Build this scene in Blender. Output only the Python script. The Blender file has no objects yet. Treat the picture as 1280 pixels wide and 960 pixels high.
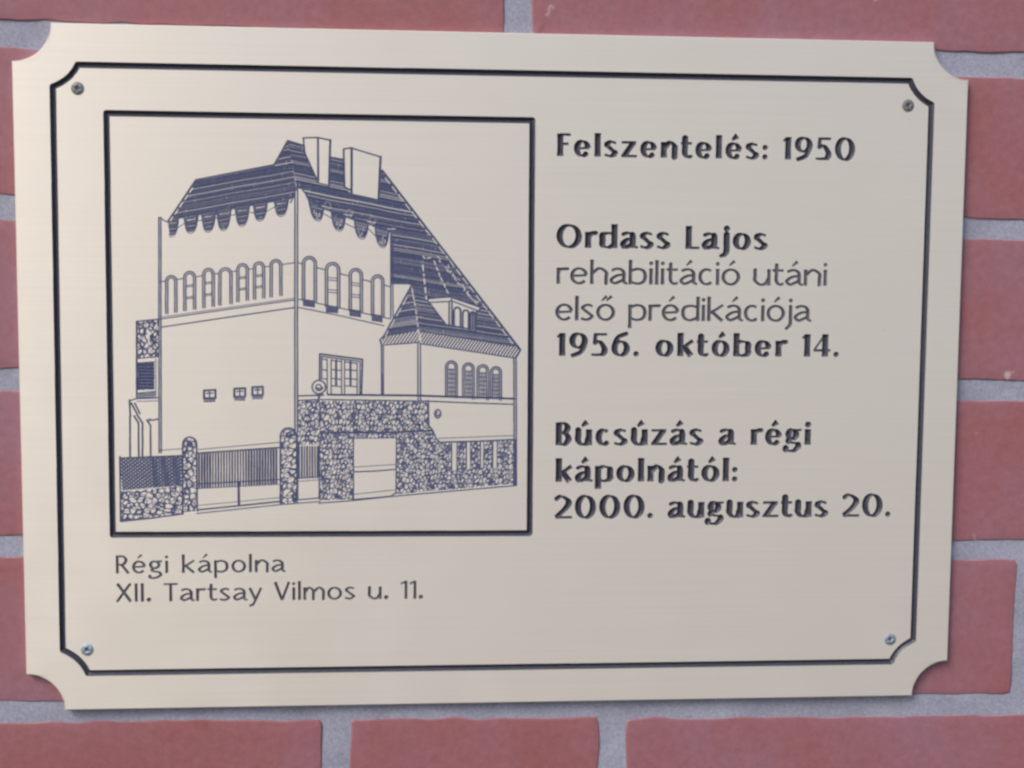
import bpy, bmesh, math, random
import numpy as np
from mathutils import Matrix, Vector

scene = bpy.context.scene
col = scene.collection
rng = np.random.default_rng(7)
random.seed(7)

# ------------------------------------------------------------------ camera
# pose solved from the plaque's four edges (plaque frame: X right, Y down, Z into the wall, mm)
F = 1600.0
POSE = np.array([8.19e-2, -7.45e-2, 1.6e-3, -5.0, -4.26, 599.1])
PW, PH = 440.0, 314.4
ZC = 1.5                                             # height of the plaque's middle above ground

def rot(rx, ry, rz):
    cx, sx, cy, sy, cz, sz = math.cos(rx), math.sin(rx), math.cos(ry), math.sin(ry), math.cos(rz), math.sin(rz)
    return (np.array([[cz, -sz, 0], [sz, cz, 0], [0, 0, 1]]) @ np.array([[cy, 0, sy], [0, 1, 0], [-sy, 0, cy]])
            @ np.array([[1, 0, 0], [0, cx, -sx], [0, sx, cx]]))
RM = rot(*POSE[:3]); TV = POSE[3:]
M2W = np.array([[1, 0, 0], [0, 0, 1], [0, -1, 0]]) * 0.001   # plaque mm -> world m
cpos = M2W @ (-RM.T @ TV) + np.array([0, 0, ZC])
ax = [M2W @ RM.T @ v * 1000 for v in (np.array([1., 0, 0]), np.array([0, -1., 0]), np.array([0, 0, -1.]))]
cam = bpy.data.cameras.new('camera'); co = bpy.data.objects.new('camera', cam); col.objects.link(co)
mw = Matrix.Identity(4)
for j in range(3):
    for i in range(3): mw[i][j] = ax[j][i]
for i in range(3): mw[i][3] = cpos[i]
co.matrix_world = mw
cam.sensor_width = 36; cam.lens = 36 * F / 1280
cam.clip_start = 0.01; cam.clip_end = 100
scene.camera = co

# ------------------------------------------------------------------ light
SUN_EL, SUN_AZ = math.radians(44), math.radians(-48)    # azimuth measured from straight out of the wall
w = bpy.data.worlds.new('World'); scene.world = w; w.use_nodes = True
nt = w.node_tree; bg = nt.nodes['Background']
sky = nt.nodes.new('ShaderNodeTexSky'); sky.sky_type = 'NISHITA'; sky.sun_disc = False
sky.sun_elevation = SUN_EL; sky.sun_rotation = math.radians(180) - SUN_AZ
sky.dust_density = 3.0; sky.air_density = 1.0
nt.links.new(sky.outputs[0], bg.inputs[0]); bg.inputs[1].default_value = 0.13
sd = bpy.data.lights.new('sun', 'SUN'); sd.energy = 1.2; sd.angle = math.radians(25); sd.color = (1, 0.95, 0.88)
so = bpy.data.objects.new('sun', sd); col.objects.link(so)
sdir = Vector((math.sin(SUN_AZ) * math.cos(SUN_EL), -math.cos(SUN_AZ) * math.cos(SUN_EL), math.sin(SUN_EL)))
so.rotation_euler = sdir.to_track_quat('Z', 'Y').to_euler(); so.location = (0, -3, 4)
scene.view_settings.view_transform = 'Standard'; scene.view_settings.look = 'None'
scene.view_settings.exposure = 0.62; scene.view_settings.gamma = 1.0
scene.cycles.filter_width = 2.6

# ------------------------------------------------------------------ materials
def mat(name):
    m = bpy.data.materials.new(name); m.use_nodes = True
    return m, m.node_tree.nodes, m.node_tree.links, m.node_tree.nodes['Principled BSDF']
def noise(N, Lk, scale, vec=None, detail=4, rough=0.55):
    n = N.new('ShaderNodeTexNoise'); n.inputs['Scale'].default_value = scale
    n.inputs['Detail'].default_value = detail; n.inputs['Roughness'].default_value = rough
    if vec is not None: Lk.new(vec, n.inputs['Vector'])
    return n
def ramp(N, Lk, src, stops):
    r = N.new('ShaderNodeValToRGB'); e = r.color_ramp.elements
    while len(e) < len(stops): e.new(0.5)
    for k, (p, c) in enumerate(stops): e[k].position = p; e[k].color = (*c, 1)
    Lk.new(src, r.inputs[0]); return r
def mapping(N, Lk, scale):
    t = N.new('ShaderNodeTexCoord'); mp = N.new('ShaderNodeMapping'); mp.inputs['Scale'].default_value = scale
    Lk.new(t.outputs['Object'], mp.inputs['Vector']); return mp.outputs[0]

# satin plate face; where the cutter went through its skin a dark core shows
def plate_material(name, c0=None, c1=None, rough=0.4):
    m, N, Lk, P_ = mat(name)
    v = mapping(N, Lk, (6, 6, 700)); n1 = noise(N, Lk, 1.0, v, 3, 0.6)
    r1 = ramp(N, Lk, n1.outputs[0], [(0.3, (0.80, 0.735, 0.648)), (0.7, (0.83, 0.765, 0.677))])
    v2 = mapping(N, Lk, (1, 1, 1)); n2 = noise(N, Lk, 28, v2, 6, 0.6)
    r2 = ramp(N, Lk, n2.outputs[0], [(0.3, (0.37,) * 3), (0.52, (0.41,) * 3), (0.7, (0.47,) * 3)])
    b = N.new('ShaderNodeBump'); b.inputs['Strength'].default_value = 0.08; b.inputs['Distance'].default_value = 0.0002
    Lk.new(n1.outputs[0], b.inputs['Height']); Lk.new(b.outputs[0], P_.inputs['Normal'])
    n4 = noise(N, Lk, 210, v2, 2); r4 = ramp(N, Lk, n4.outputs[0], [(0.775, (0,) * 3), (0.80, (0.45,) * 3)])   # specks of dirt
    md = N.new('ShaderNodeMixRGB'); md.inputs[2].default_value = (0.30, 0.27, 0.23, 1)
    Lk.new(r4.outputs[0], md.inputs[0]); Lk.new(r1.outputs[0], md.inputs[1])
    Lk.new(md.outputs[0], P_.inputs['Base Color']); Lk.new(r2.outputs[0], P_.inputs['Roughness'])
    P_.inputs['Metallic'].default_value = 0.42
    P_.inputs['Anisotropic'].default_value = 0.85
    tv = N.new('ShaderNodeCombineXYZ'); tv.inputs[2].default_value = 1.0; Lk.new(tv.outputs[0], P_.inputs['Tangent'])   # brushed sideways
    if c0:
        Q = N.new('ShaderNodeBsdfPrincipled'); n3 = noise(N, Lk, 900, v2, 3)
        r3 = ramp(N, Lk, n3.outputs[0], [(0.3, c0), (0.7, c1)]); Lk.new(r3.outputs[0], Q.inputs['Base Color'])
        Q.inputs['Roughness'].default_value = rough
        A = N.new('ShaderNodeAttribute'); A.attribute_name = 'cut_depth'
        g = N.new('ShaderNodeMath'); g.operation = 'GREATER_THAN'; g.inputs[1].default_value = -0.06; Lk.new(A.outputs['Fac'], g.inputs[0])
        mx = N.new('ShaderNodeMixShader'); Lk.new(g.outputs[0], mx.inputs[0]); Lk.new(P_.outputs[0], mx.inputs[1]); Lk.new(Q.outputs[0], mx.inputs[2])
        Lk.new(mx.outputs[0], N['Material Output'].inputs['Surface'])
    return m
m_plate = plate_material('satin_plate')
m_core = plate_material('dark_engraved_core', (0.034, 0.035, 0.054), (0.070, 0.071, 0.096), 0.42)
m_thin = plate_material('grey_thin_cut', (0.070, 0.071, 0.092), (0.120, 0.121, 0.145), 0.42)
m_fine = plate_material('blue_grey_fine_cut', (0.056, 0.068, 0.145), (0.095, 0.110, 0.210), 0.45)

# screws
m_screw, N, Lk, P_ = mat('zinc_screw'); P_.inputs['Metallic'].default_value = 0.5
v = mapping(N, Lk, (1, 1, 1)); n1 = noise(N, Lk, 500, v, 4)
r1 = ramp(N, Lk, n1.outputs[0], [(0.3, (0.13, 0.135, 0.14)), (0.7, (0.24, 0.245, 0.25))])
Lk.new(r1.outputs[0], P_.inputs['Base Color']); P_.inputs['Roughness'].default_value = 0.6
m_screwb, N, Lk, P_ = mat('bright_zinc_screw'); P_.inputs['Metallic'].default_value = 0.7
v = mapping(N, Lk, (1, 1, 1)); n1 = noise(N, Lk, 500, v, 4)
r1 = ramp(N, Lk, n1.outputs[0], [(0.3, (0.28, 0.34, 0.42)), (0.7, (0.44, 0.51, 0.60))])
Lk.new(r1.outputs[0], P_.inputs['Base Color']); P_.inputs['Roughness'].default_value = 0.55

m_socket_shade, N, Lk, P_ = mat('painted_socket_shade'); v = mapping(N, Lk, (1, 1, 1)); n1 = noise(N, Lk, 1500, v, 3)  # dark colour standing in for the shade inside a deeper screw socket
r1 = ramp(N, Lk, n1.outputs[0], [(0.35, (0.03, 0.035, 0.04)), (0.65, (0.14, 0.15, 0.17))])
Lk.new(r1.outputs[0], P_.inputs['Base Color']); P_.inputs['Roughness'].default_value = 0.7

# brick
m_brick, N, Lk, P_ = mat('brick_red')
v = mapping(N, Lk, (1, 1, 1))
n1 = noise(N, Lk, 17, v, 6, 0.62); n2 = noise(N, Lk, 260, v, 6, 0.7); n3 = noise(N, Lk, 75, v, 3, 0.5)
A = N.new('ShaderNodeAttribute'); A.attribute_name = 'tone'
ad = N.new('ShaderNodeMath'); ad.operation = 'ADD'; Lk.new(n1.outputs[0], ad.inputs[0]); Lk.new(A.outputs['Fac'], ad.inputs[1])
r1 = ramp(N, Lk, ad.outputs[0], [(0.28, (0.282, 0.094, 0.092)), (0.48, (0.294, 0.113, 0.127)), (0.72, (0.290, 0.135, 0.172))])
mx = N.new('ShaderNodeMixRGB'); mx.blend_type = 'MULTIPLY'; mx.inputs[0].default_value = 1
r2 = ramp(N, Lk, n2.outputs[0], [(0.28, (0.84,) * 3), (0.72, (1.1, 1.1, 1.12))])
Lk.new(r1.outputs[0], mx.inputs[1]); Lk.new(r2.outputs[0], mx.inputs[2])
mx2 = N.new('ShaderNodeMixRGB'); mx2.inputs[2].default_value = (0.55, 0.45, 0.46, 1)
r3 = ramp(N, Lk, n3.outputs[0], [(0.715, (0,) * 3), (0.76, (0.7,) * 3)])
Lk.new(r3.outputs[0], mx2.inputs[0]); Lk.new(mx.outputs[0], mx2.inputs[1])
Lk.new(mx2.outputs[0], P_.inputs['Base Color']); P_.inputs['Roughness'].default_value = 0.72
b = N.new('ShaderNodeBump'); b.inputs['Strength'].default_value = 0.35; b.inputs['Distance'].default_value = 0.0006
Lk.new(n2.outputs[0], b.inputs['Height']); Lk.new(b.outputs[0], P_.inputs['Normal'])

# mortar
m_mortar, N, Lk, P_ = mat('grey_mortar')
v = mapping(N, Lk, (1, 1, 1)); n1 = noise(N, Lk, 700, v, 5, 0.7); n2 = noise(N, Lk, 40, v, 4)
r1 = ramp(N, Lk, n1.outputs[0], [(0.30, (0.23, 0.238, 0.305)), (0.5, (0.305, 0.313, 0.39)), (0.72, (0.39, 0.395, 0.465))])
mx = N.new('ShaderNodeMixRGB'); mx.blend_type = 'MULTIPLY'; mx.inputs[0].default_value = 1
r2 = ramp(N, Lk, n2.outputs[0], [(0.3, (0.86, 0.84, 0.86)), (0.7, (1.08,) * 3)])
Lk.new(r1.outputs[0], mx.inputs[1]); Lk.new(r2.outputs[0], mx.inputs[2])
Lk.new(mx.outputs[0], P_.inputs['Base Color']); P_.inputs['Roughness'].default_value = 0.9
b = N.new('ShaderNodeBump'); b.inputs['Strength'].default_value = 0.4; b.inputs['Distance'].default_value = 0.0008
Lk.new(n1.outputs[0], b.inputs['Height']); Lk.new(b.outputs[0], P_.inputs['Normal'])

# ------------------------------------------------------------------ helpers
HINV = np.linalg.inv(np.array([[F, 0, 640], [0, F, 480], [0, 0, 1]]) @ np.stack([RM[:, 0], RM[:, 1], TV], 1))
def P(pts, dz=0.0):
    """point of the plaque's face (mm) seen at a photo pixel"""
    p = np.atleast_2d(np.array(pts, float))
    if dz:
        H = np.linalg.inv(np.array([[F, 0, 640], [0, F, 480], [0, 0, 1]]) @ np.stack([RM[:, 0], RM[:, 1], TV + RM[:, 2] * dz], 1))
    else: H = HINV
    q = np.c_[p, np.ones(len(p))] @ H.T
    return q[:, :2] / q[:, 2:3]

def link_mesh(name, verts, faces, material, parent=None):
    me = bpy.data.meshes.new(name)
    me.from_pydata(verts, [], faces); me.materials.append(material); me.update()
    o = bpy.data.objects.new(name, me); col.objects.link(o)
    if parent: o.parent = parent
    return o

# ------------------------------------------------------------------ relief grid of the engraved face (mm)
ST = 0.15
GX, GY = 204.75, 142.05
xs = np.arange(-GX, GX + ST / 2, ST); ys = np.arange(-GY, GY + ST / 2, ST)
NX, NY = len(xs), len(ys)
D = np.full((NY, NX), -0.5, np.float32)   # signed: > 0 inside a cut
TAG = np.zeros((NY, NX), np.int16)
TAGS = [None]                                          # tag -> (name, level, label)
def newtag(name, level, label=None):
    TAGS.append((name, level, label)); return len(TAGS) - 1
CUR = 0
def win(x0, y0, x1, y1):
    i0 = max(0, int((x0 + GX) / ST) - 1); i1 = min(NX, int((x1 + GX) / ST) + 3)
    j0 = max(0, int((y0 + GY) / ST) - 1); j1 = min(NY, int((y1 + GY) / ST) + 3)
    return i0, i1, j0, j1
def put(i0, i1, j0, j1, d):
    sub = D[j0:j1, i0:i1]; m = d > sub
    sub[m] = d[m]; TAG[j0:j1, i0:i1][m] = CUR
def seg(a, b_, w0, w1, cap0=False, cap1=False):
    m = max(w0, w1) + 0.1
    i0, i1, j0, j1 = win(min(a[0], b_[0]) - m, min(a[1], b_[1]) - m, max(a[0], b_[0]) + m, max(a[1], b_[1]) + m)
    if i1 <= i0 or j1 <= j0: return
    X = xs[None, i0:i1] - a[0]; Y = ys[j0:j1, None] - a[1]
    dx, dy = b_[0] - a[0], b_[1] - a[1]; L = math.hypot(dx, dy)
    if L < 1e-6: return
    dx /= L; dy /= L
    t = X * dx + Y * dy; pr = np.abs(-X * dy + Y * dx)
    tc = np.clip(t, 0, L); dist = np.hypot(t - tc, pr)
    wd = w0 + (w1 - w0) * tc / L
    d = wd - dist
    if cap0: d = np.minimum(d, t)
    if cap1: d = np.minimum(d, L - t)
    put(i0, i1, j0, j1, d.astype(np.float32))
def poly(pts, w_, cap=False):
    """groove along a polyline in mm; w_ half width or list of them"""
    n = len(pts)
    ww = w_ if hasattr(w_, '__len__') else [w_] * n
    for k in range(n - 1):
        seg(pts[k], pts[k + 1], ww[k], ww[k + 1], cap and k == 0, cap and k == n - 2)
def ln(pts, w_=0.34):                                  # polyline traced in photo pixels
    poly(P(pts), w_ * .84 if w_ < 1 else w_)
def inside(poly_mm, X, Y):
    r = np.zeros(np.broadcast(X, Y).shape, bool); n = len(poly_mm)
    for k in range(n):
        x1, y1 = poly_mm[k]; x2, y2 = poly_mm[(k + 1) % n]
        if y1 == y2: continue
        c = (y1 > Y) != (y2 > Y)
        r ^= c & (X < (x2 - x1) * (Y - y1) / (y2 - y1) + x1)
    return r
def region(poly_px, holes=()):
    q = P(poly_px)
    i0, i1, j0, j1 = win(q[:, 0].min(), q[:, 1].min(), q[:, 0].max(), q[:, 1].max())
    X = xs[None, i0:i1]; Y = ys[j0:j1, None]
    m = inside(q, X, Y)
    for h in holes: m &= ~inside(P(h), X, Y)
    return i0, i1, j0, j1, X, Y, m
def hatch(poly_px, holes, slope0, slope1, pitch, wid, jit=0.25, seed=0):
    """ruled cuts inside a polygon; slope (dy/dx) runs from slope0 at the top to slope1 at the bottom"""
    r_ = np.random.default_rng(seed)
    i0, i1, j0, j1, X, Y, m = region(poly_px, holes)
    x0 = X.min(); xm = X.mean(); y0, y1 = Y.min(), Y.max()
    f = (Y - y0) / (y1 - y0)
    s = slope0 + (slope1 - slope0) * f
    u = Y - s * (X - xm) + 0.10 * np.sin(X * 0.21 + Y * 0.05)
    k = u / pitch; kk = np.floor(k).astype(int); base = kk.min(); n = kk.max() - base + 2
    off = r_.uniform(-jit, jit, n) * pitch * 0.5; wv = wid * r_.uniform(0.78, 1.2, n) * (1 + .14 * np.sin(np.arange(n) * .9 + seed) * r_.uniform(.3, 1.2, n))
    c = (kk + 0.5) * pitch + off[kk - base]
    d = wv[kk - base] - np.abs(u - c)
    # lengthwise breaks where the cutter lifted
    br = r_.uniform(0, 200, n)[kk - base]; brl = r_.uniform(15, 70, n)[kk - base]
    d = np.where(np.mod(X + br, brl) < 0.35, d - 0.15, d)
    put(i0, i1, j0, j1, np.where(m, d, -1).astype(np.float32))
def dhatch(poly_px, holes, ang, pitch, wid):
    i0, i1, j0, j1, X, Y, m = region(poly_px, holes)
    a = math.radians(ang); u = -X * math.sin(a) + Y * math.cos(a)
    d = wid - np.abs(np.mod(u, pitch) - pitch / 2)
    put(i0, i1, j0, j1, np.where(m, d, -1).astype(np.float32))
def stones(poly_px, holes, size, wid, seed, ex=0.85, lean=0.25):
    """rubble masonry: cuts along the joints between irregular stones"""
    r_ = np.random.default_rng(seed)
    i0, i1, j0, j1, X, Y, m = region(poly_px, holes)
    sx, sy = size * ex, size / ex
    x0, x1, y0, y1 = X.min() - size, X.max() + size, Y.min() - size, Y.max() + size
    px = []
    for a, yy in enumerate(np.arange(y0, y1, sy)):
        for xx in np.arange(x0, x1, sx):
            px.append((xx + (a % 2) * sx / 2 + r_.uniform(-.42, .42) * sx, yy + r_.uniform(-.42, .42) * sy, r_.uniform(-.12, .1) * size))
    px = np.array(px, np.float32)
    F1 = np.full(m.shape, 1e9, np.float32); F2 = F1.copy()
    wob = 0.25 * np.sin(X * 2.1 + Y * 1.3) + 0.2 * np.sin(Y * 2.9 - X * 1.7)
    for (a, b2, o_) in px:
        ddx = (X - a + lean * (Y - b2)) / ex; ddy = (Y - b2) * ex
        dd = np.sqrt(ddx ** 2 + ddy ** 2) + o_ + wob * 0.3
        F2 = np.minimum(F2, np.maximum(F1, dd)); F1 = np.minimum(F1, dd)
    wl = wid * (1 + 0.45 * np.sin(X * 0.9 + 1.3 * np.sin(Y * 0.7)))
    d = wl - (F2 - F1) / 2
    put(i0, i1, j0, j1, np.where(m, d, -1).astype(np.float32))
def erase(pts_px, w_, dash=None):
    q = P(pts_px)
    for k in range(len(q) - 1):
        a, b_ = q[k], q[k + 1]; m = w_ + 0.3
        i0, i1, j0, j1 = win(min(a[0], b_[0]) - m, min(a[1], b_[1]) - m, max(a[0], b_[0]) + m, max(a[1], b_[1]) + m)
        X = xs[None, i0:i1] - a[0]; Y = ys[j0:j1, None] - a[1]
        dx, dy = b_ - a; L = math.hypot(dx, dy); dx /= L; dy /= L
        t = np.clip(X * dx + Y * dy, 0, L); dist = np.hypot(X - t * dx, Y - t * dy)
        lim = dist - w_
        if dash: lim = np.where(np.mod(t, dash) < dash * 0.28, 9, lim)
        D[j0:j1, i0:i1] = np.minimum(D[j0:j1, i0:i1], lim)
def blank(poly_px):
    i0, i1, j0, j1, X, Y, m = region(poly_px)
    D[j0:j1, i0:i1][m] = -0.5
def Z(x0, y0, s, *pts): return [(x0 + a / s, y0 + b_ / s) for a, b_ in pts]
def spline(pts, n=7):
    p = [np.array(q, float) for q in pts]; p = [2 * p[0] - p[1]] + p + [2 * p[-1] - p[-2]]
    out = []
    for k in range(1, len(p) - 2):
        for t in np.linspace(0, 1, n, endpoint=False):
            a, b_, c, d = p[k - 1:k + 3]
            out.append(0.5 * (2 * b_ + (c - a) * t + (2 * a - 5 * b_ + 4 * c - d) * t * t + (3 * b_ - a - 3 * c + d) * t ** 3))
    out.append(p[-2]); return out
def arc(cx, cy, rx, ry, a0, a1, n=26):
    return [np.array((cx + rx * math.cos(math.radians(a)), cy + ry * math.sin(math.radians(a)))) for a in np.linspace(a0, a1, n)]

# ------------------------------------------------------------------ lettering: skeleton alphabet with a broad-pen stress
CAP, ASC, DSC = 1.44, 1.5, 0.46
def glyph(ch, v, h):
    """-> width, [(points, width multiplier or None)]   x-height = 1"""
    S = []
    def st(pts, mul=None, cap=True): S.append(([np.array(p, float) for p in pts], mul, cap))
    def dot(x, y, r): st(arc(x, y, r * .35, r * .35, 0, 360, 9), ('abs', r * .65), False)
    def acute(cx, y=1.2): st([(cx - .10, y), (cx + .20, y + .28)], ('taper', v * .42, v * .95))
    acc = {'á': 'a', 'é': 'e', 'í': 'i', 'ó': 'o', 'ú': 'u', 'ő': 'o'}
    if ch in acc:
        w_, s_ = glyph(acc[ch], v, h); S += s_
        if ch == 'ő': acute(w_ / 2 - .14); acute(w_ / 2 + .14)
        else: acute(w_ / 2)
        return w_, S
    e = v * .5
    if ch == 'o': W = 1.12; st(arc(W / 2, .5, W / 2 - v, .52 - h, 0, 360, 40), cap=False)
    elif ch == 'e':
        W = 1.06; st(arc(W / 2, .5, W / 2 - v, .52 - h, 8, 318, 34)); st([(v, .5), (W - v * .8, .54)], ('abs', h))
    elif ch == 'c': W = .92; st(arc(W * .55, .5, W * .55 - v, .52 - h, 52, 312, 28))
    elif ch == 's': W = .84; st(spline([(.84 * W, .88), (.5 * W, 1.02 - h), (.10 * W + e, .77), (.5 * W, .5), (.9 * W - e, .24), (.47 * W, h - .02), (.06 * W, .13)]))
    elif ch == 'z':
        W = .96; st([(.04, 1 - h), (W - .05, 1 - h)]); st([(W - v, 1 - h), (v, h)], ('abs', v * .92)); st([(.02, h), (W, h)])
    elif ch in 'nm':
        W = 1.06 if ch == 'n' else 1.62
        st([(v, 0), (v, 1)]); k = W if ch == 'n' else (W / 2 + v * .5)
        st(spline([(v * 1.2, .60), (v + (k - v) * .34, .92), (k * .62, 1.02 - h), (k - v, .72), (k - v, .4), (k - v, 0)]))
        if ch == 'm': st(spline([(k - v * .8, .60), (k + (W - k) * .3, .92), (k + (W - k) * .55, 1.02 - h), (W - v, .72), (W - v, .4), (W - v, 0)]))
    elif ch == 'h':
        W = 1.06; st([(v, 0), (v, ASC)])
        st(spline([(v * 1.2, .60), (v + (W - v) * .34, .92), (W * .62, 1.02 - h), (W - v, .72), (W - v, .4), (W - v, 0)]))
    elif ch == 'r': W = .70; st([(v, 0), (v, 1)]); st(spline([(v * 1.2, .62), (v * 1.9, .88), (.74 * W, .99 - h), (W - .02, .93)]), ('abs', (h + v) * .5))
    elif ch == 'u':
        W = 1.04; st([(W - v, 1), (W - v, 0)])
        st(spline([(v, 1), (v, .6), (v, .30), (W * .40, h - .02), (W * .7, .12), (W - v * 1.2, .42)]))
    elif ch == 't':
        W = .68; st(spline([(.36 * W, 1.34), (.36 * W, .8), (.36 * W, .28), (.62 * W, h), (W - .03, h + .04)])); st([(0, 1 - h), (W - .02, 1 - h)])
    elif ch == 'l': W = 2 * v; st([(v, 0), (v, ASC)])
    elif ch == 'i': W = 2 * v + .04; st([(v + .02, 0), (v + .02, 1)]); dot(v + .02, 1.3, max(v * .95, .12))
    elif ch == 'j': W = 2 * v + .12; st(spline([(W - v, 1), (W - v, .4), (W - v, -.12), (W - v - .12, -.34), (-.02, -.44)])); dot(W - v, 1.3, max(v * .95, .12))
    elif ch == 'd':
        W = 1.1; st([(W - v, 0), (W - v, ASC)])
        st(spline([(W - v * 1.2, .84), (.55 * W, 1.0 - h), (.2 * W, .9 - h), (v, .5), (.2 * W, .1 + h), (.5 * W, h - .02), (W - v * 1.2, .2)]))
    elif ch in 'bp':
        W = 1.1; st([(v, 0 if ch == 'b' else -DSC), (v, ASC if ch == 'b' else 1)])
        st(spline([(v * 1.2, .82), (.48 * W, 1.02 - h), (.8 * W, .9 - h), (W - v, .5), (.8 * W, .1 + h), (.48 * W, h - .02), (v * 1.2, .16)]))
    elif ch == 'k':
        W = 1.0; st([(v, 0), (v, ASC)]); st([(W - .06, .99), (v * 1.4, .46)], ('abs', (h + v) * .46)); st([(v * 2.1, .62), (W - v * .7, 0)], ('abs', v * .88))
    elif ch == 'a':
        W = 1.0; r = W - v - .06
        st(spline([(.13 * W, .86), (.42 * W, 1.02 - h), (.68 * W, .97 - h), (r, .70), (r, .4), (r + .01, .16), (W + .02, .04)]))
        st(spline([(r, .60), (.42 * W, .53), (v * .9, .28), (.26 * W, h), (.5 * W, .06 + h), (r, .30)]))
    elif ch == 'g':
        W = .98; st(arc(.44 * W, .67, .44 * W - v, .35 - h, 0, 360, 34), cap=False); st([(.66 * W, .93), (W, .96)], ('abs', h * 1.1))
        st(spline([(.30 * W, .36), (.22 * W, .22), (.45 * W, .13), (.78 * W, .06), (W - v, -.16), (.52 * W, -DSC + h), (.10 * W, -.36), (.05 * W, -.2)]))
    elif ch == 'y': W = .98; st([(v * .6, 1), (.52 * W, .04)], ('abs', v * .9)); st([(W - .06, 1), (.52 * W, .04), (.30 * W, -.36), (.04 * W, -.42)], ('abs', h * 1.25))
    elif ch == '1': W = .50; st([(W - v, 0), (W - v, CAP)]); st([(.0, CAP - .24), (W - v, CAP - .05)], ('abs', h * 1.1))
    elif ch == '0': W = 1.28; st(arc(W / 2, CAP / 2, W / 2 - v, CAP / 2 - h + .02, 0, 360, 44), cap=False)
    elif ch == '2': W = 1.0; st(spline([(.05 * W, CAP - .22), (.4 * W, CAP - h + .02), (.84 * W - v * .2, CAP - .38), (.62 * W, .62), (.08 * W, h)])); st([(.04, h), (W, h)])
    elif ch == '4': W = 1.02; st([(.68 * W, 0), (.68 * W, CAP)]); st([(.64 * W, CAP - .06), (.04, .40)], ('abs', h * 1.1)); st([(.0, .40), (W, .40)], ('abs', h * 1.15))
    elif ch == '5':
        W = .98; st([(.24 * W, CAP - h), (W - .06, CAP - h)], ('abs', h * 1.2)); st([(.26 * W, CAP), (.2 * W, .78)], ('abs', v * .6))
        st(spline([(.18 * W, .80), (.5 * W, .90), (W - v, .46), (.72 * W, .14), (.36 * W, h), (.02 * W, .08)]))
    elif ch == '9':
        W = 1.14; c = CAP - .48; st(arc(W / 2, c, W / 2 - v, .50 - h, 0, 360, 40), cap=False)
        st(spline([(W - v, c), (W - v - .03, c - .28), (.62 * W, .24), (.14 * W, -.01)]), ('taper', v, v * .6))
    elif ch == '6':
        W = 1.14; c = .48; st(arc(W / 2, c, W / 2 - v, .50 - h, 0, 360, 40), cap=False)
        st(spline([(v, c), (v + .03, c + .28), (.38 * W, 1.2), (.86 * W, CAP + .01)]), ('taper', v, v * .6))
    elif ch == 'F': W = .82; st([(v, 0), (v, CAP)]); st([(v, CAP - h), (W, CAP - h)], ('abs', h * 1.2)); st([(v, .78), (W - .12, .78)], ('abs', h * 1.2))
    elif ch == 'L': W = .84; st([(v, 0), (v, CAP)]); st([(v, h), (W, h)], ('abs', h * 1.2))
    elif ch == 'B':
        W = .98; st([(v, 0), (v, CAP)])
        st(spline([(v, CAP - h), (.55 * W, CAP - h), (W - v - .06, CAP - .34), (.55 * W, .78), (v, .78)])); st(spline([(v, .78), (.58 * W, .78), (W - v, .40), (.58 * W, h), (v, h)]))
    elif ch == 'R':
        W = 1.0; st([(v, 0), (v, CAP)]); st(spline([(v, CAP - h), (.55 * W, CAP - h), (.78 * W, CAP - .36), (.55 * W, .72), (v, .72)])); st([(.42 * W, .72), (W - .04, 0)], ('abs', v * .9))
    elif ch == 'O': W = 1.52; st(arc(W / 2, CAP / 2, W / 2 - v, CAP / 2 - h + .02, 0, 360, 48), cap=False)
    elif ch == 'X': W = 1.16; st([(.1, CAP), (W - .08, 0)], ('abs', v)); st([(W - .1, CAP), (.05, 0)], ('abs', h * 1.3))
    elif ch == 'I': W = 2 * v + .05; st([(W / 2, 0), (W / 2, CAP)])
    elif ch == 'T': W = 1.02; st([(W / 2, 0), (W / 2, CAP)]); st([(0, CAP - h), (W, CAP - h)])
    elif ch == 'V': W = 1.14; st([(.06, CAP), (W / 2, 0)], ('abs', v)); st([(W - .05, CAP), (W / 2, 0)], ('abs', h * 1.3))
    elif ch == '.': W = .34; dot(.17, .14, .17)
    elif ch == ':': W = .36; dot(.18, .14, .17); dot(.18, .74, .17)
    else: W = .55
    return W, S
def write(text, x0, yb, x1, xh, v, h, wx, space):
    """cut a line of text from x0 to x1 (mm) on baseline yb with x-height xh"""
    gl = [(c,) + (glyph(c, v, h) if c != ' ' else (space, [])) for c in text]
    nat = sum(g[1] for g in gl) * xh * wx
    gap = ((x1 - x0) - nat) / (len(text) - 1)
    x = x0
    for c, W, S in gl:
        for pts, mul, cap in S:
            q = [np.array((x + p[0] * xh * wx, yb - p[1] * xh)) for p in pts]
            ww = []
            for k in range(len(q)):
                a = q[max(0, k - 1)]; b_ = q[min(len(q) - 1, k + 1)]; d = b_ - a
                L = math.hypot(*d) or 1; s = abs(math.sin(math.atan2(-d[1], d[0]) + math.radians(10)))
                if mul is None: wv = h + (v - h) * s ** 1.4
                elif mul[0] == 'abs': wv = mul[1]
                else: wv = mul[1] + (mul[2] - mul[1]) * k / (len(q) - 1)
                ww.append(wv * xh)
            if cap and len(q) == 2 and mul is None:      # flared ends of straight stems
                q = [q[0], q[0] * .75 + q[1] * .25, q[0] * .25 + q[1] * .75, q[1]]
                ww = [ww[0] * 1.04, ww[0] * .97, ww[0] * .97, ww[0] * 1.04]
            poly(q, ww, cap)
        x += W * xh * wx + gap

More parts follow.
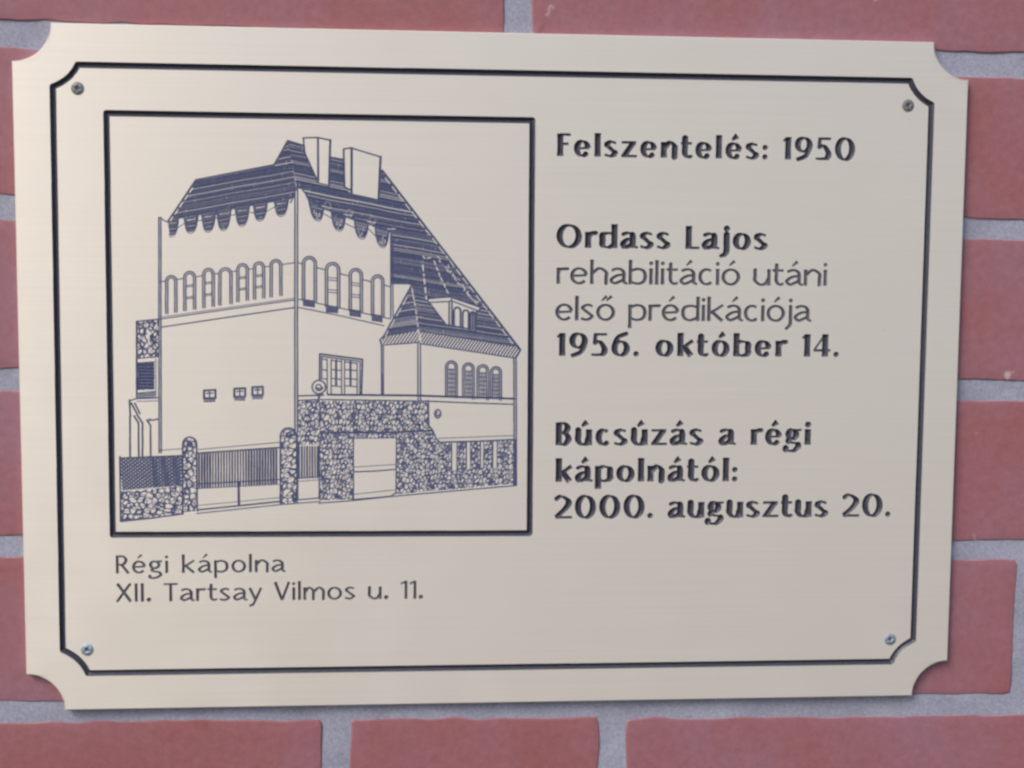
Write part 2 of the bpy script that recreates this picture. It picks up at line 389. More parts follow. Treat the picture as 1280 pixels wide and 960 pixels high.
BOLD = dict(v=.205, h=.066, wx=1.09); LIGHT = dict(v=.112, h=.068, wx=1.06); SMALL = dict(v=.112, h=.075, wx=1.04)
LINES = [
    ('Felszentelés: 1950', (696, 195), 1069, 19.6, BOLD, 'bold engraved line reading Felszentelés: 1950'),
    ('Ordass Lajos', (695, 309.5), 959.5, 20, BOLD, 'bold engraved line reading Ordass Lajos'),
    ('rehabilitáció utáni', (695.5, 355), 1034, 20.5, LIGHT, 'thin engraved line reading rehabilitáció utáni'),
    ('első prédikációja', (694, 400.5), 1013, 20.5, LIGHT, 'thin engraved line reading első prédikációja'),
    ('1956. október 14.', (696.4, 444.7), 1048.5, 19.6, BOLD, 'bold engraved line reading 1956. október 14.'),
    ('Búcsúzás a régi', (694, 556.5), 1014, 19.6, BOLD, 'bold engraved line reading Búcsúzás a régi'),
    ('kápolnától:', (694, 602.3), 922, 19.6, BOLD, 'bold engraved line reading kápolnától:'),
    ('2000. augusztus 20.', (693.5, 648), 1113, 19.6, BOLD, 'bold engraved line reading 2000. augusztus 20.'),
    ('Régi kápolna', (145, 717), 356, 15.5, SMALL, 'thin engraved caption reading Régi kápolna'),
    ('XII. Tartsay Vilmos u. 11.', (145.5, 752.5), 529, 15.8, SMALL, 'thin engraved caption reading XII. Tartsay Vilmos u. 11.'),
]
for text, (px, py), px1, xh, stl, label in LINES:
    CUR = newtag('inscription_line', 1, label)
    a = P([(px, py)])[0]; k = P([(px1, py + (px1 - px) * .012)])[0]
    u = P([(px, py - xh)])[0]
    write(text, a[0], a[1], k[0], abs(u[1] - a[1]), stl['v'], stl['h'], stl['wx'], .58)

# ------------------------------------------------------------------ border line with hollow corners
CUR = newtag('border_line', 1, 'dark engraved border line with hollowed corners')
bl = dict(tl=[(97, 81), (66, 108.5)], tr=[(1138, 101), (1164.5, 131)], br=[(1141.5, 800), (1114, 827)], bl=[(110, 841.5), (78.5, 812.5)])
def bow(a, b_, c, k=.16):
    a, b_ = P([a])[0], P([b_])[0]; m = (a + b_) / 2; dirv = -m / np.hypot(*m) * np.hypot(*(b_ - a)) * k
    return [(1 - t) ** 2 * a + 2 * t * (1 - t) * (m + dirv * 1.3) + t * t * b_ for t in np.linspace(0, 1, 9)]
TLp = bow(bl['tl'][1], bl['tl'][0], 0); TRp = bow(bl['tr'][0], bl['tr'][1], 0)
BRp = bow(bl['br'][0], bl['br'][1], 0); BLp = bow(bl['bl'][0], bl['bl'][1], 0)
loop = TLp + TRp + BRp + BLp; loop.append(loop[0])
poly(loop, 1.4)

# ------------------------------------------------------------------ the engraved picture of the chapel
T_PIC = CUR = newtag('engraved_picture', 1, 'square engraved line drawing of a chapel with a steep roof')
ln([(133, 141.5), (665.5, 150.5), (662, 666.5), (141, 668.5), (133, 141.5)], 1.38)

# -- roofs
CUR = newtag('engraved_roof', 2, 'dark hatched roof over the tower, left slope')
lt = [(214.8, 293.5), (239, 289), (261, 287.7), (280, 285.7), (303, 280.4), (325.6, 273.7), (352, 268)]
edge = lambda x: 278 + (x - 212) * (250.5 - 278) / (366 - 212)
def fringe(tips, ed, x0, x1, hw_):
    out = []
    for x in np.arange(x0, x1 + .1, 1.0):
        y = float(ed(x)) - 3
        for tx, ty in tips:
            u = abs(x - tx) / hw_
            if u < 1: y = max(y, float(ed(x)) - 3 + (ty - float(ed(tx)) + 3) * math.sqrt(1 - u ** 2.4))
        out.append((x, y))
    return out
wav = fringe(lt, edge, 212, 364, 8.2)
roofL = [(245, 225), (342.5, 206.3), (347, 199), (360, 175.8), (371, 234), (366, 247)] + wav[::-1] + [(210, 278)]
hatch(roofL, [], -.19, -.19, .86, .37, seed=3)
ln(wav, .40); ln([(x, y + 2.6) for x, y in wav if y > edge(x) - 2.5], .20)
for k, (x, y) in enumerate(lt):                         # paler second wave over each tongue
    erase([(x + 6 * math.cos(a), edge(x) - 3 - 2 * (k % 2) - 6 * math.sin(a) * (.4 + .3 * (k % 3))) for a in np.linspace(.2, math.pi - .2, 7)], .17, 3.5)
    erase([(x - 5, edge(x) + 2), (x + 5, edge(x) + 1)], .15)
ln([(210, 277), (245, 225), (342.5, 206.3), (347, 199), (360, 175.8)], .45)
erase([(243, 232), (213, 276)], .26, 4)
erase([(362, 183), (366, 205), (370.5, 232)], .3, 2.6)

CUR = newtag('engraved_roof', 2, 'dark hatched main roof running down to the right')
rt = [(395.8, 273), (423, 286), (451.7, 296), (477.5, 306.7)]
edgeR = lambda x: np.interp(x, [371, 380, 386.7, 406.7, 436.7, 463, 486.7], [234, 238, 253, 263, 274, 282, 291])
roofR = [(371, 234), (360, 176), (378, 181), (413, 196), (430, 199), (470, 208), (478, 213), (651, 437), (645.5, 447), (527, 429.7), (524.5, 415), (515, 357), (508, 354.7), (489.5, 354.7), (489.5, 292)] \
    + [(x, float(edgeR(x))) for x in (486, 463, 436, 406, 386, 380)]
ch1 = Z(340, 160, 6, (237, 75), (345, 68), (438, 90), (428, 432), (352, 412), (247, 190))
ch2 = Z(340, 160, 6, (538, 158), (592, 148), (818, 218), (800, 540), (600, 498), (545, 450))
dorm = Z(480, 300, 6.4, (352, 478), (525, 455), (775, 540), (738, 565), (735, 722), (655, 700), (490, 672), (372, 515))
wavR = fringe(rt, edgeR, 387, 489, 8.5)
hatch(roofR, [ch1, ch2, dorm, [(525, 415), (640, 433), (650, 438), (645.5, 447), (527, 430)]], .20, .13, 0.86, .365, seed=5)
strip = [(x, float(edgeR(x)) - 3) for x in np.arange(387, 490, 6)]
hatch(wavR + strip[::-1], [], .22, .22, .86, .34, seed=8)
ln(wavR, .40); ln([(x, y + 2.6) for x, y in wavR if y > edgeR(x) - 2.5], .20)
for k, (x, y) in enumerate(rt):
    erase([(x + (8 * (j / 6) - 4), y - 5 - 6 * math.sin(j * 1.1 + k)) for j in range(7)], .16, 2.5)
    if k < 3: erase([(x + 14 + 4 * math.cos(a), edgeR(x + 14) - 7 + 5 * math.sin(a)) for a in np.linspace(0, 2 * math.pi, 11)], .17, 2.2)
    erase([(x + 7, edgeR(x + 8) - 4), (x + 17, edgeR(x + 17) - 5)], .2)
ln(Z(340, 160, 6, (140, 560), (160, 520), (175, 470), (195, 448), (220, 452), (250, 490), (275, 540), (285, 590), (310, 655)), .36)
ln([(478, 213), (651, 437.5), (645.5, 447.5)], .45)
erase([(479, 219), (560, 323), (646, 436)], .26, 5)
ln([(360, 176), (378, 181.5)], .4); ln([(413, 196.5), (429, 199.5)], .4)

CUR = newtag('engraved_roof', 2, 'hipped roof of the side wing with slanting eaves tiles')
hipL = [(514.5, 357), (524.5, 413), (505, 417), (480, 421), (484, 410)]
blank(hipL); hatch(hipL, [], -.2, -.16, 0.84, .35, seed=9)
dhatch([(480, 420), (524.5, 412), (525.5, 428.5), (476.5, 430)], [], -55, 1.25, .33)
band = [(525.5, 413), (560, 419), (600, 425), (640, 432), (651, 438), (645.5, 447), (600, 440), (527, 429.7)]
dhatch(band, [], -55, 1.25, .35)
ln([(514.5, 357), (480, 420), (475, 425), (477, 431)], .42)
ln([(477, 431.5), (500, 430), (525.5, 428)], .3); ln([(527, 430), (600, 441), (645.5, 448)], .3)
erase([(514.5, 359), (519.5, 385), (525, 428)], .3, 3)
erase([(511.5, 367), (482, 420)], .22, 6)
erase([(528, 328), (530, 345), (533, 374)], .34, 4); erase([(541.7, 323.5), (550, 345), (561, 368)], .3, 3)
erase([(527, 318), (531, 323), (541, 322)], .3, 3)
for k in range(26):                                     # worn ridge beside the long slope
    t = k / 26; x = 548 + t * 50; y = 322 + t * 58
    erase([(x + random.uniform(-3, 3), y + random.uniform(-2, 3)), (x + random.uniform(-1, 4), y + random.uniform(1, 5))], .22)

# -- chimneys
CUR = newtag('engraved_chimney', 2, 'outlined narrow chimney nearer the tower peak')
zb = lambda *p: Z(340, 160, 6, *p)
ln(zb((237, 75), (345, 72), (438, 92)), .36); ln(zb((235, 75), (247, 190), (345, 405)), .42); ln(zb((345, 75), (347, 400)), .55)
ln(zb((438, 92), (428, 432)), .55); ln(zb((345, 412), (428, 432)), .3)
CUR = newtag('engraved_chimney', 2, 'outlined broad chimney with two white faces')
ln(zb((538, 158), (592, 150), (818, 218)), .36); ln(zb((538, 158), (545, 445), (590, 468)), .48); ln(zb((598, 152), (598, 490)), .62)
ln(zb((815, 218), (800, 540)), .6); ln(zb((600, 498), (800, 542)), .4)

# -- dormer
CUR = newtag('engraved_dormer', 2, 'outlined dormer with three small arched openings')
ze = lambda *p: Z(480, 300, 6.4, *p)
ln(ze((350, 480), (360, 500), (527, 492), (545, 470)), .32); ln(ze((352, 470), (525, 455), (775, 540), (765, 560)), .36)
ln(ze((372, 512), (490, 668)), .34); ln(ze((522, 495), (522, 678)), .42); ln(ze((543, 490), (545, 680)), .42)
ln(ze((548, 490), (740, 562), (735, 725)), .32)
for x0, x1, t, b_ in ((560, 612, 540, 690), (630, 678, 562, 705), (692, 728, 575, 718)):
    c = (x0 + x1) / 2; r = (x1 - x0) / 2
    ln(ze(*([(x0, b_), (x0, t + r)] + [(c + r * math.cos(a), t + r - r * math.sin(a)) for a in np.linspace(math.pi, 0, 7)] + [(x1, b_ + 6)])), .5)
ln(ze((710, 585), (710, 715)), .5)

# -- tower walls
CUR = newtag('engraved_facade', 2, 'outline of the tower and wing walls')
def dbl(pts, off=3.0, w_=.34):
    ln(pts, w_); ln([(x + off, y) for x, y in pts], w_)
dbl([(198.6, 272), (198.6, 400), (199, 566)], 2.6, .36); dbl([(368.8, 236), (368.6, 400), (368.8, 540)], 3.2, .40)
ln([(488.6, 292), (488.6, 397)], .36); ln([(491, 300), (491.4, 396)], .3)
ln([(199, 272), (206, 276), (212, 279)], .3)
zc = lambda *p: Z(190, 300, 6.737, *p); zd = lambda *p: Z(360, 300, 8, *p)
LW = [(115, 210, 300, 620, 0), (268, 368, 265, 595, 1), (428, 525, 240, 570, 1), (563, 675, 235, 550, 0), (715, 812, 200, 520, 1), (855, 950, 185, 500, 1), (995, 1095, 165, 480, 0)]
RW = [(145, 285, 165, 600, 0), (375, 518, 225, 660, 1), (612, 745, 285, 700, 1), (835, 960, 350, 750, 0)]
sl = lambda x: 352 + (x - 70) * (192 - 352) / 1130
px = 70
for x0, x1, *_ in LW + [(1200, 1200)]:
    ln(zc((px, sl(px)), (x0, sl(x0))), .27); px = x1
ln(zc((60, 668), (640, 585), (1205, 505)), .30); ln(zc((75, 736), (640, 652), (1200, 570)), .34)
ln(zc((75, 650), (1205, 490)), .16)
sr = lambda x: 228 + (x - 100) * (468 - 228) / 925
px = 100
for x0, x1, *_ in RW + [(1025, 1025)]:
    ln(zd((px, sr(px)), (x0, sr(x0))), .27); px = x1
ln(zd((95, 590), (560, 690), (1025, 790)), .27); ln(zd((95, 672), (540, 762), (960, 858)), .27)
ln(zd((1040, 440), (1195, 440)), .22)
# lower storey
ln([(477, 432), (477.3, 494)], .42); ln([(479.4, 433), (479.4, 493)], .3)
dbl([(522.3, 429), (522.6, 502)], 3.2, .36); dbl([(642.4, 448), (642.6, 500), (642.8, 607)], 2.8, .40)
ln([(372, 495), (405, 494)], .40); ln([(410, 493.5), (520, 494.5), (560, 496), (643, 498.5)], .55)
ln([(372, 500.6), (400, 499.5), (535, 501.5), (580, 503.5), (642, 505.5)], .34)
ln([(535.5, 501), (536, 532), (541, 538), (545, 548), (550, 553), (600, 551.5), (641, 549.5)], .40)
ln([(548, 548), (641, 544.5)], .18)
ln([(199, 563), (229, 561)], .2); ln([(248, 562), (350, 553)], .2)

# -- arched windows, each its own
def arch(zf, x0, x1, t, b_, i=18, w_=.36):
    c = (x0 + x1) / 2
    for dd in (0, i):
        r = (x1 - x0) / 2 - dd
        ln(zf(*([(x0 + dd, b_), (x0 + dd, t + dd + r)] + [(c + r * math.cos(a), t + dd + r - r * math.sin(a)) for a in np.linspace(math.pi, 0, 9)] + [(x1 - dd, b_ - (x1 - x0) * .12 if zf is zc else b_ + 14)])), w_)
for k, (x0, x1, t, b_, bars) in enumerate(LW):
    CUR = newtag('engraved_window', 2)
    arch(zc, x0, x1, t, b_)
    if bars:
        for f in (.36, .40, .66, .70): ln(zc((x0 + 16, t + (b_ - t) * f), (x1 - 16, t + (b_ - t) * f - 8)), .22)
for k, (x0, x1, t, b_, bars) in enumerate(RW):
    CUR = newtag('engraved_window', 2)
    arch(zd, x0, x1, t, b_, 22, .38)
    if bars:
        for f in (.34, .40, .62, .68): ln(zd((x0 + 18, t + (b_ - t) * f), (x1 - 18, t + (b_ - t) * f + 10)), .22)
    bx = zd((x0 + 2, b_ - 12), (x1 - 14, b_ + 8), (x1 - 14, b_ + 78), (x0 + 2, b_ + 62))
    dhatch(bx, [], 90, .62, .27); hatch(zd((x0 + 2, b_ - 12), (x1 - 14, b_ + 8), (x1 - 14, b_ + 46), (x0 + 2, b_ + 30)), [], .2, .2, .7, .3, seed=40 + k)
zj = lambda *p: Z(500, 430, 8, *p)
for k, (x0, x1, t, b_) in enumerate(((457, 573, 170, 525), (628, 742, 190, 535), (772, 886, 208, 545), (905, 1015, 228, 548))):
    CUR = newtag('engraved_window', 2, 'narrow arched lattice window of the side wing')
    arch(zj, x0, x1, t, b_, 20, .38)
    c = (x0 + x1) / 2
    for x in (c - 17, c, c + 17): ln(zj((x, t + 80), (x, b_)), .26)
    for f in np.arange(.24, 1, .125): ln(zj((x0 + 18, t + (b_ - t) * f), (x1 - 18, t + (b_ - t) * f + 2)), .24)
zh = lambda *p: Z(230, 470, 5.333, *p)
for x0, x1, t, b_ in ((130, 214, 88, 180), (332, 412, 76, 170), (452, 530, 66, 160)):
    CUR = newtag('engraved_window', 2, 'tiny square window low on the tower')
    ln(zh((x0 + 4, t + 10), (x1 - 4, t + 6), (x1 - 4, b_ - 32), (x0 + 4, b_ - 30), (x0 + 4, t + 10)), .55)
    ln(zh((x0 + 20, t + 28), (x1 - 20, t + 26)), .34); ln(zh((x0 + 40, t + 12), (x0 + 40, b_ - 32)), .34)
    dhatch(zh((x0 + 2, b_ - 30), (x1 - 2, b_ - 32), (x1 - 2, b_ - 4), (x0 + 2, b_ - 2)), [], 90, .8, .27)
CUR = newtag('engraved_window', 2, 'wide lattice window with many panes')
zi = lambda *p: Z(360, 430, 8, *p)
ln(zi((318, 505), (318, 100), (745, 155), (735, 508)), .46); ln(zi((338, 350), (338, 125), (722, 175), (718, 505)), .32)
for x, t in ((392, 150), (432, 155), (536, 165), (566, 170), (692, 190)): ln(zi((x, t), (x, 500)), .32)
for x, t in ((482, 165), (626, 180)): ln(zi((x, t), (x, 410)), .55)
for y in (262, 350, 424):
    for x0, x1 in ((345, 392), (432, 536), (566, 692)):
        if y == 424 and x0 == 345: continue
        ln(zi((x0, y - 6), (x1, y + 4)), .3)
for x0, x1 in ((345, 392), (432, 536), (566, 692)): ln(zi((x0, 152 + (x0 - 345) * .12), (x1, 152 + (x1 - 345) * .12)), .3)

# -- stonework
gar = Z(360, 530, 8, (655, 148), (1088, 142), (1078, 700), (1020, 735), (655, 758))
gate = [(371.5, 557), (399.5, 556), (399.5, 623), (371.5, 625)]
slots = [Z(500, 530, 8, *p) for p in ([(518, 185), (570, 185), (570, 462), (515, 470)], [(665, 185), (706, 185), (706, 448), (662, 455)],
         [(805, 182), (838, 182), (836, 435), (803, 440)], [(928, 180), (972, 180), (970, 432), (926, 440)])]
CUR = newtag('engraved_stone_wall', 2, 'rubble stone terrace wall above the garage')
terr = [(371.5, 501), (535.5, 502), (536, 533), (540, 538.5), (400, 541), (399.5, 556), (371.5, 557)]
ball = [(398.7 + 8.5 * math.cos(a), 484 + 8.5 * math.sin(a)) for a in np.linspace(0, 2 * math.pi, 15)]
stones(terr, [ball], 2.15, .21, 11); stones(terr, [ball], 2.3, .10, 61, .7, .5)
ln([(401, 541.5), (440, 541), (470, 541), (497, 540.5), (540, 538.5)], .5)
CUR = newtag('engraved_stone_wall', 2, 'rubble stone wall around the garage door')
low = [(399.5, 541), (540, 539), (545, 548), (550, 553.5), (642, 550), (643.5, 605), (497, 618), (442, 624.5), (399.5, 626)]
stones(low, [gar] + slots, 2.0, .195, 12); stones(low, [gar] + slots, 2.1, .10, 62, .75, .5)
for s in slots: ln([s[0], s[3]], .34); ln([s[1], s[2]], .26)
ln([(644.5, 550), (644.8, 607), (497, 620), (440, 626), (399, 629)], .34)
CUR = newtag('engraved_stone_wall', 2, 'rubble stone base at the far left of the drawing')
zg = lambda *p: Z(140, 520, 6.857, *p)
stones(zg((75, 650), (350, 625), (605, 600), (612, 835), (330, 868), (75, 900)), [], 2.7, .25, 13, 1.1, 0); stones(zg((75, 650), (350, 625), (605, 600), (612, 835), (330, 868), (75, 900)), [], 2.6, .10, 63, 1.2, .2)
ln(zg((68, 350), (75, 905), (330, 878), (610, 840)), .42)
for k, (x0, x1, t, b_, lab) in enumerate(((228, 246.5, 546.5, 641, 'rounded stone gate pillar at the left end of the fence'), (350, 371.5, 535, 630, 'rounded stone gate pillar below the tower corner'))):
    CUR = newtag('engraved_pillar', 2, lab)
    c = (x0 + x1) / 2; r = (x1 - x0) / 2 - .6
    o = [(x0 + .5, b_), (x0 + .5, t + r)] + [(c + r * math.cos(a), t + r - r * math.sin(a)) for a in np.linspace(math.pi, 0, 9)] + [(x1 - .5, t + 20), (x1, b_ - 2)]
    blank(o); stones(o, [], 2.8, .27, 50 + k, 1.0, .5 if k else 0); stones(o, [], 2.7, .10, 70 + k, .9, .6); ln(o, .42)
    ln([(c + 3.2 * math.cos(a), t + 9 + 3.2 * math.sin(a)) for a in np.linspace(0, 6.3, 9)], .4)
CUR = newtag('engraved_ornament', 2, 'ball ornament on a short stem')
blank(ball); ln(ball, .4)
ln([(398.7 + 5 * math.cos(a) * (1 - a / 14), 484 + 5 * math.sin(a) * (1 - a / 14)) for a in np.linspace(0, 9, 24)], .36)
ln(zi((345, 490), (310, 540), (290, 590)), .4); ln(zi((300, 500), (322, 640), (322, 790)), .36)
CUR = newtag('engraved_ornament', 2, 'small round plaque on the balcony wall')
ln([(500 + (378 + 32 * math.cos(a)) / 8, 430 + (700 + 42 * math.sin(a)) / 8) for a in np.linspace(0, 2 * math.pi, 15)], .38)
ln([(500 + (378 + 14 * math.cos(a)) / 8, 430 + (700 + 22 * math.sin(a)) / 8) for a in np.linspace(0, 4.4, 9)], .34)

# -- garage door, fence, gate, hedge
CUR = newtag('engraved_garage_door', 2, 'plain two panel garage door')
zk = lambda *p: Z(360, 530, 8, *p)
ln(zk((655, 150), (655, 760)), .34); ln(zk((1086, 142), (1080, 690)), .34); ln(zk((660, 145), (1086, 140)), .22)
ln(zk((655, 480), (870, 472), (1080, 455)), .36); ln(zk((655, 432), (1080, 405)), .18)
ln(zk((655, 755), (900, 735), (1030, 722), (1078, 690)), .3); ln(zk((655, 705), (1060, 660)), .18)
CUR = newtag('engraved_fence', 2, 'railing of close upright bars between the pillars')
for k in range(29):
    x = 249 + k * 3.45; t = 567 - (x - 249) * .066; b_ = 610 - (x - 249) * .05
    ln([(x, t), (x, b_)], .36 + .12 * ((k * 7) % 5) / 5 + (.12 if k < 5 or k > 17 else 0))
ln([(247, 566.5), (349, 559.5)], .40); ln([(247, 605), (349, 599.5)], .30); ln([(247, 611), (349, 605.5)], .16)
ln([(298.3, 603), (298.8, 632)], .6); ln([(247.5, 637.5), (297, 632.5), (350, 627)], .45); ln([(247.5, 632), (350, 622)], .16)
ln([(246, 642), (350, 631), (400, 627)], .3)
CUR = newtag('engraved_gate', 2, 'narrow barred gate right of the stone pillar')
for k in range(8): ln([(374 + k * 3.3, 558.5), (374 + k * 3.3, 598 - k * .15)], .38 + .1 * (k % 2))
ln([(372, 625), (399.5, 622.5)], .34); ln([(372.5, 557), (372.5, 625)], .3); ln([(399.3, 557), (399, 624)], .34); ln([(372, 598), (399, 596)], .24)
ln([(373, 601.5), (398, 600)], .16)
CUR = newtag('engraved_hedge', 2, 'dark cross hatched hedge at the far left')
hd = zg((66, 362), (350, 350), (598, 340), (598, 600), (350, 618), (90, 640))
dhatch(hd, [], 40, 1.25, .37); dhatch(hd, [], -38, 1.35, .39); dhatch(zg((330, 352), (598, 342), (598, 598), (350, 615)), [], 90, 1.3, .30)
ln(zg((66, 362), (598, 340)), .36); ln(zg((352, 360), (360, 560)), .5)

# -- annex at the far left
CUR = newtag('engraved_annex', 2, 'stone topped annex with dark window at the tower side')
zf = lambda *p: Z(140, 380, 6.857, *p)
stones(zf((212, 150), (395, 135), (398, 455), (215, 470)), [], 2.4, .28, 15); stones(zf((212, 150), (395, 135), (398, 455), (215, 470)), [], 2.2, .11, 75, .8, .3)
erase(zf((315, 235), (315, 345)), .4)
ln(zf((212, 150), (395, 132)), .36); ln(zf((212, 150), (212, 800)), .44); ln(zf((212, 468), (395, 452)), .34)
ln(zf((375, 470), (378, 805)), .2)
wd = zf((222, 502), (365, 492), (365, 735), (222, 740))
dhatch(wd, [], 90, .95, .40); dhatch(wd, [], 0, 1.5, .38)
ln(zf((222, 765), (370, 750)), .26); dhatch(zf((222, 765), (370, 752), (370, 800), (222, 805)), [], 0, .8, .28)
ln(zf((150, 830), (215, 812), (390, 805)), .36); ln(zf((215, 835), (390, 830)), .2)
ln(zf((150, 825), (158, 960)), .46); ln(zg((155, 0), (155, 350)), .46)
ln(zf((165, 850), (215, 940)), .44); ln(zf((195, 850), (240, 940)), .40)
ln(zg((190, 0), (228, 60), (230, 350)), .46); ln(zg((215, -10), (262, 60), (262, 350)), .46)
ln(zg((300, 35), (330, 80), (332, 350)), .44); ln(zg((300, 40), (395, 30)), .36); ln(zg((320, 25), (350, 40), (385, 25)), .3)

# ------------------------------------------------------------------ cut the grid into the plate's flat face and its engraved parts
D[0, :] = D[-1, :] = -.5; D[:, 0] = D[:, -1] = -.5
D = np.clip(D, -0.5, 1.3)
plaque = bpy.data.objects.new('memorial_plaque', None); col.objects.link(plaque)
plaque.location = (0, 0, ZC)
plaque['label'] = 'cream satin plaque engraved with a chapel drawing and Hungarian text, screwed to the brick wall'
plaque['category'] = 'plaque'
cell = np.maximum(np.maximum(D[:-1, :-1], D[1:, :-1]), np.maximum(D[:-1, 1:], D[1:, 1:]))
cut = cell > 1e-4
stk = np.stack([D[:-1, :-1], D[1:, :-1], D[:-1, 1:], D[1:, 1:]]); am = stk.argmax(0)
tstk = np.stack([TAG[:-1, :-1], TAG[1:, :-1], TAG[:-1, 1:], TAG[1:, 1:]])
ctag = np.where(cut, np.take_along_axis(tstk, am[None], 0)[0], 0)

def quads_mesh(name, quads_idx, material, parent, smooth=False):
    """quads_idx: (n,4) flat indices into the grid"""
    u, inv = np.unique(quads_idx.ravel(), return_inverse=True)
    jj, ii = np.divmod(u, NX)
    v_ = np.empty((len(u), 3), np.float32)
    v_[:, 0] = xs[ii] / 1000; v_[:, 1] = np.maximum(D[jj, ii], 0) * 1.15 / 1000; v_[:, 2] = -ys[jj] / 1000
    me = bpy.data.meshes.new(name); nq = len(quads_idx)
    me.vertices.add(len(u)); me.vertices.foreach_set('co', v_.ravel())
    me.loops.add(nq * 4); me.loops.foreach_set('vertex_index', inv.astype(np.int32).ravel())
    me.polygons.add(nq); me.polygons.foreach_set('loop_start', np.arange(0, nq * 4, 4, dtype=np.int32))
    me.update(calc_edges=True); me.materials.append(material)
    at = me.attributes.new('cut_depth', 'FLOAT', 'POINT'); at.data.foreach_set('value', np.ascontiguousarray(D[jj, ii]))
    o = bpy.data.objects.new(name, me); col.objects.link(o); o.parent = parent
    return o
part = {}
for t in range(1, len(TAGS)):
    j, i = np.nonzero(ctag == t)
    if not len(j): continue
    a = j * NX + i
    q = np.stack([a, a + NX, a + NX + 1, a + 1], 1)      # normals face the viewer (-Y)
    name, lvl, label = TAGS[t]
    o = quads_mesh(name, q, m_fine if lvl == 2 else m_thin if label.startswith('thin') else m_core, plaque if lvl == 1 else part[T_PIC])
    if label and lvl == 1: o['label'] = label
    elif label: o['label'] = label
    part[t] = o

# flat face: runs of uncut cells merged, first along rows, then identical runs down columns
verts, faces, vid = [], [], {}
def vv(x, y, z=0.0):
    k = (round(x, 4), round(y, 4), round(z, 4))
    if k not in vid:
        vid[k] = len(verts); verts.append((x / 1000, z / 1000, -y / 1000))
    return vid[k]
open_runs = {}
flat = ~cut
for j in range(NY):
    runs = set()
    if j < NY - 1:
        d = np.diff(np.concatenate([[0], flat[j].astype(np.int8), [0]]))
        runs = set(zip(np.nonzero(d == 1)[0].tolist(), np.nonzero(d == -1)[0].tolist()))
    for r in [r for r in open_runs if r not in runs]:
        j0 = open_runs.pop(r)
        faces.append((vv(xs[r[0]], ys[j0]), vv(xs[r[0]], ys[j]), vv(xs[r[1]], ys[j]), vv(xs[r[1]], ys[j0])))
    for r in runs: open_runs.setdefault(r, j)
# margin with hollow corners, chamfered edge, back
hw, hh, R, TH, CHM = PW / 2, PH / 2, 17.2, 3.0, 0.35
def outline(o_):
    pts = []
    for sx, sy, a0 in ((-1, -1, 90), (1, -1, 180), (1, 1, 270), (-1, 1, 0)):
        r_ = R + o_
        for k in range(15):
            a = math.radians(a0 - 90 * k / 14)
            x = sx * hw + r_ * math.cos(a); y = sy * hh + r_ * math.sin(a)
            x = min(max(x, -hw + o_), hw - o_); y = min(max(y, -hh + o_), hh - o_)
            pts.append((x, y))
    return pts
o1, o2 = outline(CHM), outline(0.0)
XR, YR = (xs[0], xs[-1]), (ys[0], ys[-1])
inner = [(XR[0], YR[0]), (XR[1], YR[0]), (XR[1], YR[1]), (XR[0], YR[1])]
for c in range(4):
    A_ = o1[c * 15:(c + 1) * 15]; ic = inner[c]
    for k in range(14): faces.append((vv(*A_[k]), vv(*ic), vv(*A_[k + 1])))
    nx_ = (c + 1) % 4
    faces.append((vv(*A_[14]), vv(*ic), vv(*inner[nx_]), vv(*o1[nx_ * 15])))
n = len(o1)
for k in range(n):
    k2 = (k + 1) % n
    faces.append((vv(*o2[k], CHM), vv(*o1[k]), vv(*o1[k2]), vv(*o2[k2], CHM)))
    faces.append((vv(*o2[k], TH), vv(*o2[k], CHM), vv(*o2[k2], CHM), vv(*o2[k2], TH)))
faces.append(tuple(vv(*p, TH) for p in o2))
plate = link_mesh('plate', verts, faces, m_plate, plaque)

# ------------------------------------------------------------------ screws
def screw_mesh(material, ang):
    V, Fc = [(0, 0, 0)], []; rad, na = 2.9, 40; rr = [0.35, .7, .94, 1.06, 1.25, 1.5, 1.8, 2.1, 2.4, 2.65, 2.82, 2.9]
    def hz(x, y):
        r = math.hypot(x, y); z = -0.55 * (1 - (r / rad) ** 2) - 0.12
        c, s = math.cos(ang), math.sin(ang); u, w_ = abs(x * c + y * s), abs(-x * s + y * c)
        if r < 1.0: z += .42                             # worn socket
        dp = max(.38 - w_ if u < 1.6 else -9, .38 - u if w_ < 1.6 else -9)
        if dp > -.1: z = min(-.08, z + min(.2, (dp + .1) * 2.0))
        return z
    V[0] = (0, hz(0, 0), 0)
    for r in rr:
        for k in range(na):
            a = 2 * math.pi * k / na; x, y = r * math.cos(a), r * math.sin(a); V.append((x, hz(x, y), -y))
    for k in range(na):
        a = 2 * math.pi * k / na; V.append((rad * math.cos(a), .02, -rad * math.sin(a)))
    for k in range(na):
        k2 = (k + 1) % na; Fc.append((0, 1 + k, 1 + k2))
        for j in range(len(rr)): Fc.append((1 + j * na + k, 1 + (j + 1) * na + k, 1 + (j + 1) * na + k2, 1 + j * na + k2))
    return [(a / 1000, b_ / 1000, c / 1000) for a, b_, c in V], Fc
